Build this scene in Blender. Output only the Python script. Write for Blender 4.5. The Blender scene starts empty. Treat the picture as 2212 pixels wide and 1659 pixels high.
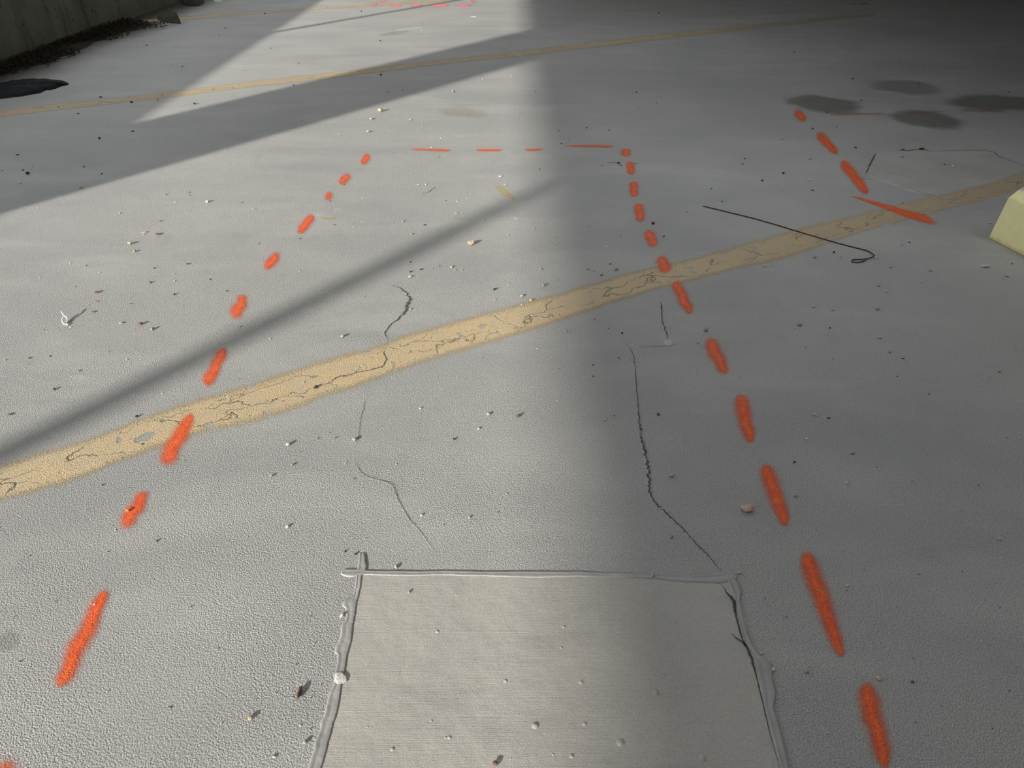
import bpy, bmesh, math, random
from mathutils import Vector, noise as mnoise

# ------------------------------------------------------------------ camera, light, exposure
W, H, F = 2212, 1659, 1600.0          # picture frame and focal length in its pixels
CAM_H, TILT = 1.5, math.radians(34.5)
SUN_AZ, SUN_EL = math.radians(36.5), math.radians(16.85)
SUN_POWER, SKY_POWER = 8.3, 2.4
sc = bpy.context.scene
C = sc.collection
cam = bpy.data.objects.new('camera', bpy.data.cameras.new('camera'))
C.objects.link(cam)
cam.location = (0, 0, CAM_H)
cam.rotation_euler = (math.pi/2 - TILT, 0, 0)
cam.data.sensor_width = 36.0
cam.data.lens = F*36.0/W
cam.data.clip_start = 0.05
cam.data.clip_end = 300
sc.camera = cam
sc.view_settings.view_transform = 'Standard'
sc.view_settings.look = 'None'
sc.view_settings.gamma = 1
sc.view_settings.use_curve_mapping = False
sc.view_settings.exposure = 0.0

world = bpy.data.worlds.new('sky')
sc.world = world
world.use_nodes = True
wbg = world.node_tree.nodes['Background']
wbg.inputs[0].default_value = (0.90, 0.95, 1.0, 1)
wbg.inputs[1].default_value = SKY_POWER

sun = bpy.data.objects.new('sun', bpy.data.lights.new('sun', 'SUN'))
C.objects.link(sun)
sun.data.energy = SUN_POWER
sun.data.angle = math.radians(1.15)
sun.data.color = (1.0, 0.945, 0.85)
sun_dir = Vector((math.sin(SUN_AZ)*math.cos(SUN_EL), math.cos(SUN_AZ)*math.cos(SUN_EL), -math.sin(SUN_EL)))
sun.rotation_euler = sun_dir.to_track_quat('-Z', 'Y').to_euler()
sun.location = (-12, -12, 8)

# unseen fill lamps added to brighten the right side; housings added further below
FILL_LAMPS = [(0.5, 0.7, 7.0), (1.2, 4.4, 19.0), (3.2, 2.6, 9.0), (1.4, 8.4, 12.0)]
for lx, ly, pw in FILL_LAMPS:
    l = bpy.data.objects.new('lamp_tube_light', bpy.data.lights.new('lamp_tube_light', 'AREA'))
    C.objects.link(l)
    l.data.shape = 'RECTANGLE'; l.data.size = .28; l.data.size_y = 1.2
    l.data.energy = pw; l.data.color = (.93, .97, 1.0)
    l.location = (lx, ly, 2.60)

# ------------------------------------------------------------------ helpers
ST, CT = math.sin(TILT), math.cos(TILT)
def G(u, v, z=0.0):
    """point of the horizontal plane z seen at photo position (u, v)"""
    X = (u - W/2)/F; Y = -(v - H/2)/F
    t = (CAM_H - z)/(ST - Y*CT)
    return Vector((X*t, t*(CT + Y*ST), z))
def depth(u, v):
    Y = -(v - H/2)/F
    return CAM_H/(ST - Y*CT)
def px(u, v, s):                        # size in metres of s pixels at that floor point
    return s*depth(u, v)/F

def tag(o, label=None, cat=None, group=None, kind=None):
    if label: o['label'] = label
    if cat: o['category'] = cat
    if group: o['group'] = group
    if kind: o['kind'] = kind
    return o

def mesh_obj(name, verts, faces, mat=None, parent=None, cov=None, smooth=False, origin=True):
    verts = [Vector(v) for v in verts]
    o0 = Vector((0, 0, 0))
    if origin and parent is None:
        n = len(verts)
        o0 = Vector((sum(v.x for v in verts)/n, sum(v.y for v in verts)/n, min(v.z for v in verts)))
    elif parent is not None:
        o0 = parent.matrix_basis.translation
        if parent.parent: o0 = o0 + parent.parent.matrix_basis.translation
    me = bpy.data.meshes.new(name)
    me.from_pydata([v - o0 for v in verts], [], faces)
    if cov is not None:
        a = me.attributes.new('cov', 'FLOAT', 'POINT')
        a.data.foreach_set('value', cov)
    if smooth:
        me.polygons.foreach_set('use_smooth', [True]*len(me.polygons))
    me.update()
    o = bpy.data.objects.new(name, me)
    C.objects.link(o)
    if mat: me.materials.append(mat)
    if parent is not None: o.parent = parent
    else: o.location = o0
    return o

def box(name, a, b, mat, bevel=0.0, parent=None):
    x0, y0, z0 = a; x1, y1, z1 = b
    vs = [(x0,y0,z0),(x1,y0,z0),(x1,y1,z0),(x0,y1,z0),(x0,y0,z1),(x1,y0,z1),(x1,y1,z1),(x0,y1,z1)]
    fs = [(0,3,2,1),(4,5,6,7),(0,1,5,4),(1,2,6,5),(2,3,7,6),(3,0,4,7)]
    o = mesh_obj(name, vs, fs, mat, parent)
    if bevel:
        m = o.modifiers.new('bevel', 'BEVEL'); m.width = bevel; m.segments = 3
    return o

def catmull(pts, n):
    """resample a polyline of tuples (any dimension) with n steps per span"""
    out = []
    P = [pts[0]] + list(pts) + [pts[-1]]
    for i in range(1, len(P)-2):
        p0, p1, p2, p3 = P[i-1], P[i], P[i+1], P[i+2]
        for k in range(n):
            t = k/n
            out.append(tuple(0.5*((2*b) + (-a + c)*t + (2*a - 5*b + 4*c - d)*t*t + (-a + 3*b - 3*c + d)*t**3)
                             for a, b, c, d in zip(p0, p1, p2, p3)))
    out.append(tuple(pts[-1]))
    return out

# ------------------------------------------------------------------ materials
def newmat(name):
    m = bpy.data.materials.new(name); m.use_nodes = True
    nt = m.node_tree; nt.nodes.clear()
    out = nt.nodes.new('ShaderNodeOutputMaterial')
    b = nt.nodes.new('ShaderNodeBsdfPrincipled')
    nt.links.new(b.outputs[0], out.inputs[0])
    return m, nt, b
def N(nt, t, **kw):
    n = nt.nodes.new(t)
    for k, v in kw.items(): setattr(n, k, v)
    return n
def L(nt, a, b): nt.links.new(a, b)
def setin(nt, sock, v):
    if isinstance(v, bpy.types.NodeSocket): nt.links.new(v, sock)
    else: sock.default_value = v
def math_(nt, op, a, b=0.0, c=0.0, clamp=False):
    n = N(nt, 'ShaderNodeMath', operation=op); n.use_clamp = clamp
    setin(nt, n.inputs[0], a); setin(nt, n.inputs[1], b); setin(nt, n.inputs[2], c)
    return n.outputs[0]
def mixc(nt, f, a, b, mode='MIX'):
    n = N(nt, 'ShaderNodeMix', data_type='RGBA', blend_type=mode)
    setin(nt, n.inputs[0], f); setin(nt, n.inputs[6], a); setin(nt, n.inputs[7], b)
    return n.outputs[2]
def smooth(nt, v, lo, hi, a=0.0, b=1.0):
    n = N(nt, 'ShaderNodeMapRange', interpolation_type='SMOOTHSTEP')
    setin(nt, n.inputs[0], v)
    for i, x in zip((1, 2, 3, 4), (lo, hi, a, b)): n.inputs[i].default_value = x
    return n.outputs[0]
def pos(nt, scale=(1, 1, 1)):
    g = N(nt, 'ShaderNodeNewGeometry')
    m = N(nt, 'ShaderNodeMapping'); m.inputs[3].default_value = scale
    L(nt, g.outputs['Position'], m.inputs[0])
    return m.outputs[0]
def noise(nt, scale, detail=2.0, rough=0.5, vec=None, dist=0.0):
    n = N(nt, 'ShaderNodeTexNoise')
    n.inputs['Scale'].default_value = scale; n.inputs['Detail'].default_value = detail
    n.inputs['Roughness'].default_value = rough; n.inputs['Distortion'].default_value = dist
    if vec is not None: L(nt, vec, n.inputs['Vector'])
    return n.outputs[0]
def voro(nt, scale, vec, feature='F1', rnd=1.0):
    n = N(nt, 'ShaderNodeTexVoronoi', feature=feature)
    n.inputs['Scale'].default_value = scale; n.inputs['Randomness'].default_value = rnd
    L(nt, vec, n.inputs['Vector'])
    return n.outputs['Distance']
def col(r, g, b): return (r, g, b, 1)
def srgb(r, g, b):
    f = lambda c: (c/255/12.92) if c/255 <= .04045 else ((c/255+.055)/1.055)**2.4
    return (f(r), f(g), f(b), 1)

def grain_bump(nt, bsdf, amount=1.0, extra=None):
    """the sprayed grit of the deck coating"""
    p = pos(nt)
    a = noise(nt, 225, 2.0, 0.55, p)
    b = voro(nt, 290, p)
    h = math_(nt, 'ADD', math_(nt, 'MULTIPLY', a, 0.9), math_(nt, 'MULTIPLY', b, -0.35))
    # areas of coarser and finer grit
    reg = smooth(nt, noise(nt, 2.3, 2, .5, p), 0.35, 0.65, 0.75, 1.25)
    h = math_(nt, 'MULTIPLY', h, reg)
    if extra is not None: h = math_(nt, 'ADD', h, extra)
    bp = N(nt, 'ShaderNodeBump'); bp.inputs['Strength'].default_value = 1.0
    bp.inputs['Distance'].default_value = 0.0021*amount
    L(nt, h, bp.inputs['Height']); L(nt, bp.outputs[0], bsdf.inputs['Normal'])
    return a

def floor_color(nt):
    p = pos(nt)
    big = noise(nt, 0.9, 4, .55, p)
    mid = noise(nt, 5.0, 5, .6, p, .4)
    fine = noise(nt, 260, 1, .5, p)
    streak = noise(nt, 1.0, 4, .6, pos(nt, (0.9, 2.6, 1)), .6)
    c = mixc(nt, smooth(nt, big, .3, .7), FL_A, FL_B)
    c = mixc(nt, smooth(nt, streak, .42, .72, 0, .55), c, FL_C)
    c = mixc(nt, smooth(nt, mid, .55, .75, 0, .35), c, FL_D)
    sp = smooth(nt, fine, .3, .7, .80, 1.2)
    cc = N(nt, 'ShaderNodeCombineColor'); [L(nt, sp, cc.inputs[i]) for i in range(3)]
    return mixc(nt, 1.0, c, cc.outputs[0], 'MULTIPLY')
FL_A, FL_B, FL_C, FL_D = col(.315,.315,.312), col(.365,.363,.352), col(.43,.428,.412), col(.28,.28,.283)

def mat_floor():
    m, nt, b = newmat('coated_deck')
    L(nt, floor_color(nt), b.inputs['Base Color'])
    b.inputs['Roughness'].default_value = 0.6
    b.inputs['Specular IOR Level'].default_value = 0.28
    grain_bump(nt, b)
    return m
M_FLOOR = mat_floor()

def mat_sealant():
    m, nt, b = newmat('smooth_grey_sealant')
    p = pos(nt)
    c = mixc(nt, smooth(nt, noise(nt, 9, 4, .6, p), .3, .7), col(.275,.275,.27), col(.345,.345,.335))
    L(nt, c, b.inputs['Base Color'])
    b.inputs['Roughness'].default_value = 0.42
    bp = N(nt, 'ShaderNodeBump'); bp.inputs['Distance'].default_value = .004; bp.inputs['Strength'].default_value = .6
    L(nt, noise(nt, 35, 3, .5, p), bp.inputs['Height']); L(nt, bp.outputs[0], b.inputs['Normal'])
    return m
M_SEAL = mat_sealant()

def mat_patch(name, ca, cb, cc_, lines=True):
    m, nt, b = newmat(name)
    p = pos(nt)
    c = mixc(nt, smooth(nt, noise(nt, 2.6, 5, .6, p, .3), .3, .7), ca, cb)
    c = mixc(nt, smooth(nt, noise(nt, 3.2, 4, .6, pos(nt, (1, 2.2, 1))), .52, .75, 0, .7), c, cc_)
    broom = noise(nt, 1.0, 3, .7, pos(nt, (7, 330, 1)))
    sp = smooth(nt, noise(nt, 520, 1, .5, p), .3, .7, .86, 1.14)
    k = N(nt, 'ShaderNodeCombineColor'); [L(nt, sp, k.inputs[i]) for i in range(3)]
    c = mixc(nt, 1.0, c, k.outputs[0], 'MULTIPLY')
    if lines:
        bl = smooth(nt, broom, .60, .74, 0, .32)
        c = mixc(nt, bl, c, col(.20,.17,.145))
    L(nt, c, b.inputs['Base Color'])
    b.inputs['Roughness'].default_value = 0.7
    b.inputs['Specular IOR Level'].default_value = 0.3
    h = math_(nt, 'ADD', math_(nt, 'MULTIPLY', broom, .5 if lines else .1), math_(nt, 'MULTIPLY', noise(nt, 420, 2, .5, p), .45))
    h = math_(nt, 'ADD', h, math_(nt, 'MULTIPLY', noise(nt, 22, 2, .5, p), 1.4))
    bp = N(nt, 'ShaderNodeBump'); bp.inputs['Distance'].default_value = .0012; bp.inputs['Strength'].default_value = 1
    L(nt, h, bp.inputs['Height']); L(nt, bp.outputs[0], b.inputs['Normal'])
    return m
M_PATCH = mat_patch('broomed_concrete', col(.365,.352,.328), col(.425,.408,.378), col(.32,.31,.292))
M_PATCH2 = mat_patch('worn_patch_concrete', col(.33,.325,.31), col(.38,.37,.355), col(.29,.29,.285), lines=False)

def mat_paint(name, ca, cb, edge_noise=.9, soft=1.25, speck=.35):
    """sprayed paint: thins out into grit at its rim (cov = 0 at the rim, 1 inside)"""
    m, nt, b = newmat(name)
    at = N(nt, 'ShaderNodeAttribute', attribute_name='cov')
    p = pos(nt)
    n1 = noise(nt, 230, 2, .6, p)
    n2 = noise(nt, 30, 2, .5, p)
    c = mixc(nt, smooth(nt, n2, .3, .7), ca, cb)
    c = mixc(nt, smooth(nt, n1, .30, .5, .35, 0), c, col(.10,.055,.04))
    L(nt, c, b.inputs['Base Color'])
    v = math_(nt, 'ADD', at.outputs['Fac'], math_(nt, 'MULTIPLY', math_(nt, 'SUBTRACT', n1, .5), edge_noise*1.3))
    L(nt, smooth(nt, v, .06, .06+soft), b.inputs['Alpha'])
    b.inputs['Roughness'].default_value = .6
    grain_bump(nt, b, .9)
    return m
M_ORANGE = mat_paint('orange_marking_paint', col(.88,.135,.022), col(.78,.095,.016))
M_ORANGE_FAINT = mat_paint('thin_orange_marking_paint', col(.55,.13,.07), col(.45,.12,.07), soft=2.8)
M_PINK = mat_paint('pink_marking_paint', col(.85,.22,.24), col(.80,.18,.21), soft=.4)

def mat_stripe(name='worn_yellow_line_paint', keep=1.0, fx0=.4, fx1=3.2, fend=.62):
    m, nt, b = newmat(name)
    at = N(nt, 'ShaderNodeAttribute', attribute_name='cov')
    p = pos(nt)
    g = noise(nt, 170, 3, .6, p)
    mid = noise(nt, 11, 5, .65, p, .5)
    new = mixc(nt, smooth(nt, mid, .3, .7), col(.58,.435,.245), col(.52,.415,.275))
    old = col(.54,.41,.18)
    e = math_(nt, 'ADD', at.outputs['Fac'], math_(nt, 'MULTIPLY', math_(nt, 'SUBTRACT', noise(nt, 14, 4, .6, p), .5), .55))
    c = mixc(nt, smooth(nt, e, .08, .34), old, new)
    c = mixc(nt, smooth(nt, g, .38, .5, .45, 0), c, col(.34,.32,.26))
    # dried cracks where the paint has lifted in plates
    wp = N(nt, 'ShaderNodeVectorMath', operation='ADD')
    nz = N(nt, 'ShaderNodeTexNoise'); nz.inputs['Scale'].default_value = 16; nz.inputs['Detail'].default_value = 4
    L(nt, p, nz.inputs['Vector'])
    sc_ = N(nt, 'ShaderNodeVectorMath', operation='SCALE'); sc_.inputs['Scale'].default_value = .09
    L(nt, nz.outputs['Color'], sc_.inputs[0])
    L(nt, p, wp.inputs[0]); L(nt, sc_.outputs[0], wp.inputs[1])
    al_ = N(nt, 'ShaderNodeMapping'); al_.inputs[2].default_value = (0, 0, math.radians(-29)); al_.inputs[3].default_value = (1, 1, 1)
    L(nt, wp.outputs[0], al_.inputs[0])
    al2 = N(nt, 'ShaderNodeMapping'); al2.inputs[3].default_value = (.38, 1.25, 1); L(nt, al_.outputs[0], al2.inputs[0])
    vd = voro(nt, 9.0, al2.outputs[0], 'DISTANCE_TO_EDGE')
    where = smooth(nt, noise(nt, 5.5, 3, .6, p), .40, .50)
    inner = smooth(nt, at.outputs['Fac'], .3, .6)
    crack = math_(nt, 'MULTIPLY', smooth(nt, vd, .006, .024, 1, 0), math_(nt, 'MULTIPLY', where, inner))
    near = N(nt, 'ShaderNodeSeparateXYZ'); L(nt, p, near.inputs[0])
    c = mixc(nt, math_(nt, 'MULTIPLY', crack, .6), c, col(.12,.10,.075))
    L(nt, c, b.inputs['Base Color'])
    chips = smooth(nt, noise(nt, 10.5, 4, .55, p), .635, .67, 1, 0)
    al = math_(nt, 'ADD', at.outputs['Fac'], math_(nt, 'MULTIPLY', math_(nt, 'SUBTRACT', g, .5), .9))
    al = smooth(nt, al, .02, .42)
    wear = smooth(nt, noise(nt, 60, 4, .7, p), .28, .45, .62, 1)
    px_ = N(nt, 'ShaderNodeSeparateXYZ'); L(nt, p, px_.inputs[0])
    x_thinning = math_(nt, 'ADD', px_.outputs[0], math_(nt, 'MULTIPLY', noise(nt, 1.7, 4, .6, p), .8))   # paint coverage thins out towards the right
    wear = math_(nt, 'MULTIPLY', wear, smooth(nt, x_thinning, fx0, fx1, keep, keep*fend))
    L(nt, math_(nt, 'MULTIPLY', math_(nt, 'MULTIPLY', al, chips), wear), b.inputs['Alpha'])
    b.inputs['Roughness'].default_value = .62
    plates = math_(nt, 'MULTIPLY', crack, -2.2)
    grain_bump(nt, b, .95, plates)
    return m
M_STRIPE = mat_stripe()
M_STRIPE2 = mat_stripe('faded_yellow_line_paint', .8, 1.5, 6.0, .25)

def mat_stain(name, c1, amount):
    m, nt, b = newmat(name)
    at = N(nt, 'ShaderNodeAttribute', attribute_name='cov')
    p = pos(nt)
    n1 = noise(nt, 9, 5, .65, p)
    b.inputs['Base Color'].default_value = c1
    v = math_(nt, 'ADD', at.outputs['Fac'], math_(nt, 'MULTIPLY', math_(nt, 'SUBTRACT', n1, .5), .5))
    L(nt, smooth(nt, v, .02, .42, 0, amount), b.inputs['Alpha'])
    b.inputs['Roughness'].default_value = .65
    grain_bump(nt, b, .9)
    return m

def mat_rock(name, c1, c2, rough=.85, sc_=120, spec=.3):
    m, nt, b = newmat(name)
    p = pos(nt)
    L(nt, mixc(nt, smooth(nt, noise(nt, sc_, 4, .65, p), .3, .7), c1, c2), b.inputs['Base Color'])
    b.inputs['Roughness'].default_value = rough
    b.inputs['Specular IOR Level'].default_value = spec
    bp = N(nt, 'ShaderNodeBump'); bp.inputs['Distance'].default_value = .002; bp.inputs['Strength'].default_value = .8
    L(nt, noise(nt, sc_*2.2, 3, .6, p), bp.inputs['Height']); L(nt, bp.outputs[0], b.inputs['Normal'])
    return m
ROCK = {
 'tan':   mat_rock('tan_stone', col(.33,.27,.19), col(.48,.41,.31)),
 'white': mat_rock('white_chip', col(.42,.42,.40), col(.60,.60,.57)),
 'grey':  mat_rock('grey_stone', col(.26,.26,.26), col(.42,.42,.41)),
 'dark':  mat_rock('dark_crumb', col(.03,.027,.022), col(.08,.07,.06)),
 'brown': mat_rock('brown_crumb', col(.10,.05,.03), col(.19,.11,.07)),
 'pink':  mat_rock('pinkish_stone', col(.46,.32,.26), col(.62,.48,.40)),
 'blue':  mat_rock('bluish_stone', col(.27,.31,.38), col(.42,.47,.54)),
 'yellow':mat_rock('yellow_paint_crumb', col(.55,.36,.08), col(.66,.47,.16)),
 'orange':mat_rock('orange_painted_stone', col(.85,.14,.04), col(.75,.25,.10)),
}
def mat_crack(name, amount):
    m, nt, b = newmat(name)
    p = pos(nt)
    b.inputs['Base Color'].default_value = col(.06,.056,.05)
    b.inputs['Roughness'].default_value = .95
    at = N(nt, 'ShaderNodeAttribute', attribute_name='cov')
    v = math_(nt, 'ADD', at.outputs['Fac'], math_(nt, 'MULTIPLY', math_(nt, 'SUBTRACT', noise(nt, 210, 3, .65, p), .5), 2.6))
    L(nt, smooth(nt, v, .15, .75, 0, amount), b.inputs['Alpha'])
    return m
M_CRACK = mat_crack('dirt_in_crack', 1.0)
M_HAIR = mat_crack('hairline_dirt', .6)

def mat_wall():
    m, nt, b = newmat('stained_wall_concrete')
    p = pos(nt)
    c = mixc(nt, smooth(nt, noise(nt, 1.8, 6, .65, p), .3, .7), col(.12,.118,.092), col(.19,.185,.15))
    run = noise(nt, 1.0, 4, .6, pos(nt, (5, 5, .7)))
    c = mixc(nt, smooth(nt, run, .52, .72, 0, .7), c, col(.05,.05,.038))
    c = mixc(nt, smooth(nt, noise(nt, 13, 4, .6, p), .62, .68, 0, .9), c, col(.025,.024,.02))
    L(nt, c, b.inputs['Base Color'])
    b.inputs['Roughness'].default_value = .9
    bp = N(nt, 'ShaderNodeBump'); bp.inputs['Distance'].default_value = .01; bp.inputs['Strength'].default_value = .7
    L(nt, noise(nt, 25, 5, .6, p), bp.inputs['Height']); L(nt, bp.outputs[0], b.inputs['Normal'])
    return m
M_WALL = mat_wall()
M_CEIL = mat_rock('ceiling_concrete', col(.70,.70,.68), col(.76,.76,.74), sc_=3)
M_DARKW = mat_rock('inner_wall_concrete', col(.10,.10,.10), col(.14,.14,.135), sc_=3)
M_GROUND = mat_rock('pale_outside_ground', col(.46,.46,.44), col(.54,.53,.51), sc_=2)

# ------------------------------------------------------------------ the garage
XW, CEIL = -4.85, 2.70
FX, FY0, FY1 = 15.0, -11.0, 26.0
tag(box('floor', (XW-.3, FY0, -.25), (FX, FY1, 0), M_FLOOR), kind='structure',
    label='grey grit-coated concrete parking deck floor')
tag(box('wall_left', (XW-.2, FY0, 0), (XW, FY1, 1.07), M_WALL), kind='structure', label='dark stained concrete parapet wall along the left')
tag(box('ceiling', (XW-.3, FY0, CEIL), (FX, FY1, CEIL+.3), M_CEIL), kind='structure')
tag(box('wall_right', (FX, FY0, 0), (FX+.2, FY1, CEIL), M_DARKW), kind='structure')
tag(box('wall_back', (XW, FY0-.2, 0), (FX, FY0, CEIL), M_DARKW), kind='structure')
tag(box('wall_far', (1.0, FY1, 0), (FX, FY1+.2, CEIL), M_DARKW), kind='structure')
tag(box('ground', (-90, -70, -.9), (XW-.3, 110, -.6), M_GROUND), kind='structure')
def column(y0, y1):
    tag(box('concrete_column', (XW-.29, y0, 0), (XW+.3, y1, CEIL), M_CEIL, .02), kind='structure')
column(1.34, 2.36)
column(-9.9, -8.9)
column(13.5, 14.5)
def pipe(y, r, label):
    vs, fs = [], []
    n = 20
    for z in (0, CEIL):
        for k in range(n):
            a = 2*math.pi*k/n
            vs.append((XW-.2-r-.002+r*math.cos(a), y + r*math.sin(a), z))
    for k in range(n): fs.append((k, (k+1) % n, n+(k+1) % n, n+k))
    fs += [tuple(range(n))[::-1], tuple(range(n, 2*n))]
    o = mesh_obj('drain_pipe', vs, fs, M_DARKW, smooth=False)
    tag(o, kind='structure')
pipe(-2.95, .060, '')
pipe(6.2, .05, '')
for lx, ly, pw in FILL_LAMPS:
    tag(box('fill_light_housing', (lx-.17, ly-.64, 2.605), (lx+.17, ly+.64, CEIL), M_CEIL, .01), kind='structure')  # added housings, out of view, for the fill lamps

# ------------------------------------------------------------------ decals that follow the floor
ZL = {'stain': .0004, 'stripe': .0008, 'paint': .0016, 'crack': .0022}
def ribbon(name, rows, mat, z, parent=None, across=9, prof=None, zprof=None, ends=True, absz=False, endw=None):
    """rows = list of (left point, right point) on the floor; cov falls to 0 on the rim"""
    vs, cov, fs = [], [], []
    n = len(rows)
    lens = [0.0]
    for i in range(1, n):
        lens.append(lens[-1] + ((rows[i][0]+rows[i][1])/2 - (rows[i-1][0]+rows[i-1][1])/2).length)
    tot = lens[-1]
    for i, (a, b) in enumerate(rows):
        wd = (b-a).length/2
        for j in range(across):
            s = j/(across-1)
            c = 1 - abs(2*s-1)
            if ends: 
                e = min(lens[i], tot-lens[i])/max(wd, 1e-6)
                c = min(c, e*.9)
            if endw:
                e = max(0, 1 - min(lens[i], tot-lens[i])/(endw*max(wd, 1e-6)))
                c = 1.25*(1 - math.sqrt((2*s-1)**2 + e*e))
            if prof: c = prof(c)
            p = a.lerp(b, s)
            zz = z if zprof is None else (zprof(s, i/(n-1)) if absz else z*zprof(s, i/(n-1)))
            vs.append((p.x, p.y, zz)); cov.append(max(0, c))
    for i in range(n-1):
        for j in range(across-1):
            k = i*across + j
            fs.append((k, k+1, k+across+1, k+across))
    return mesh_obj(name, vs, fs, mat, parent, cov=cov, smooth=True)

def fan(name, outline, mat, z, parent=None, rings=6, prof=None, dome=0.0, base=0.0, rough=0.0, seed=0):
    """filled outline (floor points) with cov 1 in the middle; dome raises the middle"""
    cx = sum((p for p in outline), Vector((0,0,0)))/len(outline)
    vs, cov, fs = [], [], []
    n = len(outline)
    for r in range(rings):
        s = 1 - r/rings
        for p in outline:
            q = cx.lerp(p, s)
            hh = z*(1 if r else (0 if base == 0 else base)) + dome*math.sqrt(max(0, 1 - s*s))
            if rough and r: hh += rough*mnoise.noise(Vector((q.x*14+seed, q.y*14, seed)))*(1-s*s)**.5
            vs.append((q.x, q.y, max(0, hh))); cov.append(1 - s)
    vs.append((cx.x, cx.y, z+dome)); cov.append(1)
    for r in range(rings-1):
        for k in range(n):
            a, b = r*n+k, r*n+(k+1) % n
            fs.append((a, b, b+n, a+n))
    for k in range(n): fs.append(((rings-1)*n+k, (rings-1)*n+(k+1) % n, len(vs)-1))
    return mesh_obj(name, vs, fs, mat, parent, cov=cov, smooth=True)

def ellipse_px(u, v, a, b, rot=0, n=40, wob=.0, seed=0):
    out = []
    for k in range(n):
        t = 2*math.pi*k/n
        w = 1 + wob*mnoise.noise(Vector((math.cos(t)*1.5, math.sin(t)*1.5, seed)))
        x, y = a*math.cos(t)*w, b*math.sin(t)*w
        out.append(G(u + x*math.cos(rot) - y*math.sin(rot), v + x*math.sin(rot) + y*math.cos(rot)))
    return out

# --- yellow parking lines: (u, upper edge v, lower edge v)
LINES = [
 ([(-140,1045,1122),(-60,1020,1104),(0,1001,1088),(108,968,1060),(200,940,1030),(244,924,1008),(353,884,970),(430,858,942),(515,834,926),(600,806,902),(690,777,868),(780,753,838),
   (821,740,822),(957,696,776),(1100,660,734),(1208,630,698),(1344,590,652),(1507,552,606),(1612,523,582),(1700,497,562),(1829,466,517),(1951,437,481),(2046,415,455),(2154,388,429),(2212,368,411),(2300,343,384)],
  'wide cracked yellow line running across the middle of the floor, nearest line'),
 ([(-120,252,270),(0,238,255),(100,225,242),(271,208,223),(407,192,207),(550,174,188),(597,169,184),(821,143,157),(957,128,140),(1147,106,120),(1371,80,93),(1500,66,78),(1612,54,65),(1697,45,56),(1829,32,42),(1890,27,36)],
  'long faded yellow line crossing from left edge to upper right, second farthest'),
 ([(300,43,51),(388,36,44),(597,21,28),(700,14,21),(821,6,13),(984,-6,2),(1150,-19,-12)],
  'thin faded yellow line at the very top, farthest line'),
]
for rows, lab in LINES:
    rr = catmull(rows, 8)
    R_ = []
    for i, (u, a, b) in enumerate(rr):
        p, q = G(u, a), G(u, b)
        w = (q-p)*.04
        j1 = mnoise.noise(Vector((i*.37, 1.3, 0))); j2 = mnoise.noise(Vector((i*.41, 9.3, 0)))
        R_.append((p - w*(.3+j1), q + w*(.1+j2)))
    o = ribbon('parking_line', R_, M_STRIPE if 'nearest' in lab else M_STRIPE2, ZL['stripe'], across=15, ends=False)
    tag(o, lab, 'painted line', 'yellow parking lines')

# --- sprayed dashes: (u0, v0, u1, v1, width px at each end)
ORD = ['first','second','third','fourth','fifth','sixth','seventh','eighth','ninth','tenth','eleventh','twelfth','thirteenth']
LEFT = [(797,334,781,355,16,16),(757,376,733,398,17,16),(718,416,702,432,16,15),(675,466,645,503,20,18),(603,547,572,581,22,20),
        (528,640,504,687,22,30),(483,757,446,830,24,28),(411,902,354,1001,26,40),(314,1066,265,1140,28,36),(222,1290,132,1474,34,40),(32,1640,-6,1700,44,50)]
TOP = [(893,323,968,325,3,5),(1030,324,1082,324.5,4,5),(1133,323.5,1171,323,4,5),(1228,315,1319,316.5,3,5)]
RIGHT = [(1352,322,1351,338,22,20),(1360,351,1364,376,18,18),(1369,394,1370,424,21,18),(1378,442,1385,477,22,20),(1398,499,1414,532,24,22),
         (1425,555,1441,589,25,27),(1459,612,1490,674,25,22),(1531,735,1566,804,32,27),(1599,858,1620,950,38,26),(1654,1012,1695,1128,38,30),
         (1743,1207,1813,1404,44,30),(1870,1484,1910,1648,50,36)]
FAR = [(1716,239,1742,262,20,16),(1767,289,1806,330,20,17),(1821,352,1871,415,22,20),(1853,428,2014,480,5,19)]
FAINT = [(1800,248,1905,246,5,5),(1958,244,2035,241,5,4),(2080,239,2170,242,4,5)]
DASHES = []
def dash(d, mat, label, group, cat='paint mark', k=1.0, sid=0):
    u0, v0, u1, v1, w0, w1 = d
    steps = 22
    a, b = G(u0, v0), G(u1, v1)
    ax = (b-a); L_ = ax.length; ax.normalize()
    # width is given across the dash as seen; turn it into floor metres sideways
    du, dv = u1-u0, v1-v0; ln = math.hypot(du, dv)
    nu, nv = -dv/ln, du/ln
    rows = []
    ext = .10
    for i in range(steps+1):
        t = -ext + (1+2*ext)*i/steps
        tt = min(1, max(0, t))
        w = (w0 + (w1-w0)*tt)*.5*1.62*k
        cap = max(.30, math.sqrt(max(0, 1 - (2*i/steps-1)**4)))
        w *= cap
        cu, cv = u0+du*t, v0+dv*t
        bow = 1.5*math.sin(t*math.pi)*mnoise.noise(Vector((u0*.1, v0*.1, 2)))
        wl = w*(1+.22*mnoise.noise(Vector((t*4, u0, v0)))); wr = w*(1+.22*mnoise.noise(Vector((t*4, v0, u0))))
        rows.append((G(cu+nu*(wl+bow), cv+nv*(wl+bow)), G(cu-nu*(wr-bow), cv-nv*(wr-bow))))
    o = ribbon('paint_dash', rows, mat, ZL['paint'], ends=False, across=11, endw=.9)
    tag(o, label, cat, group)
    return o
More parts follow.
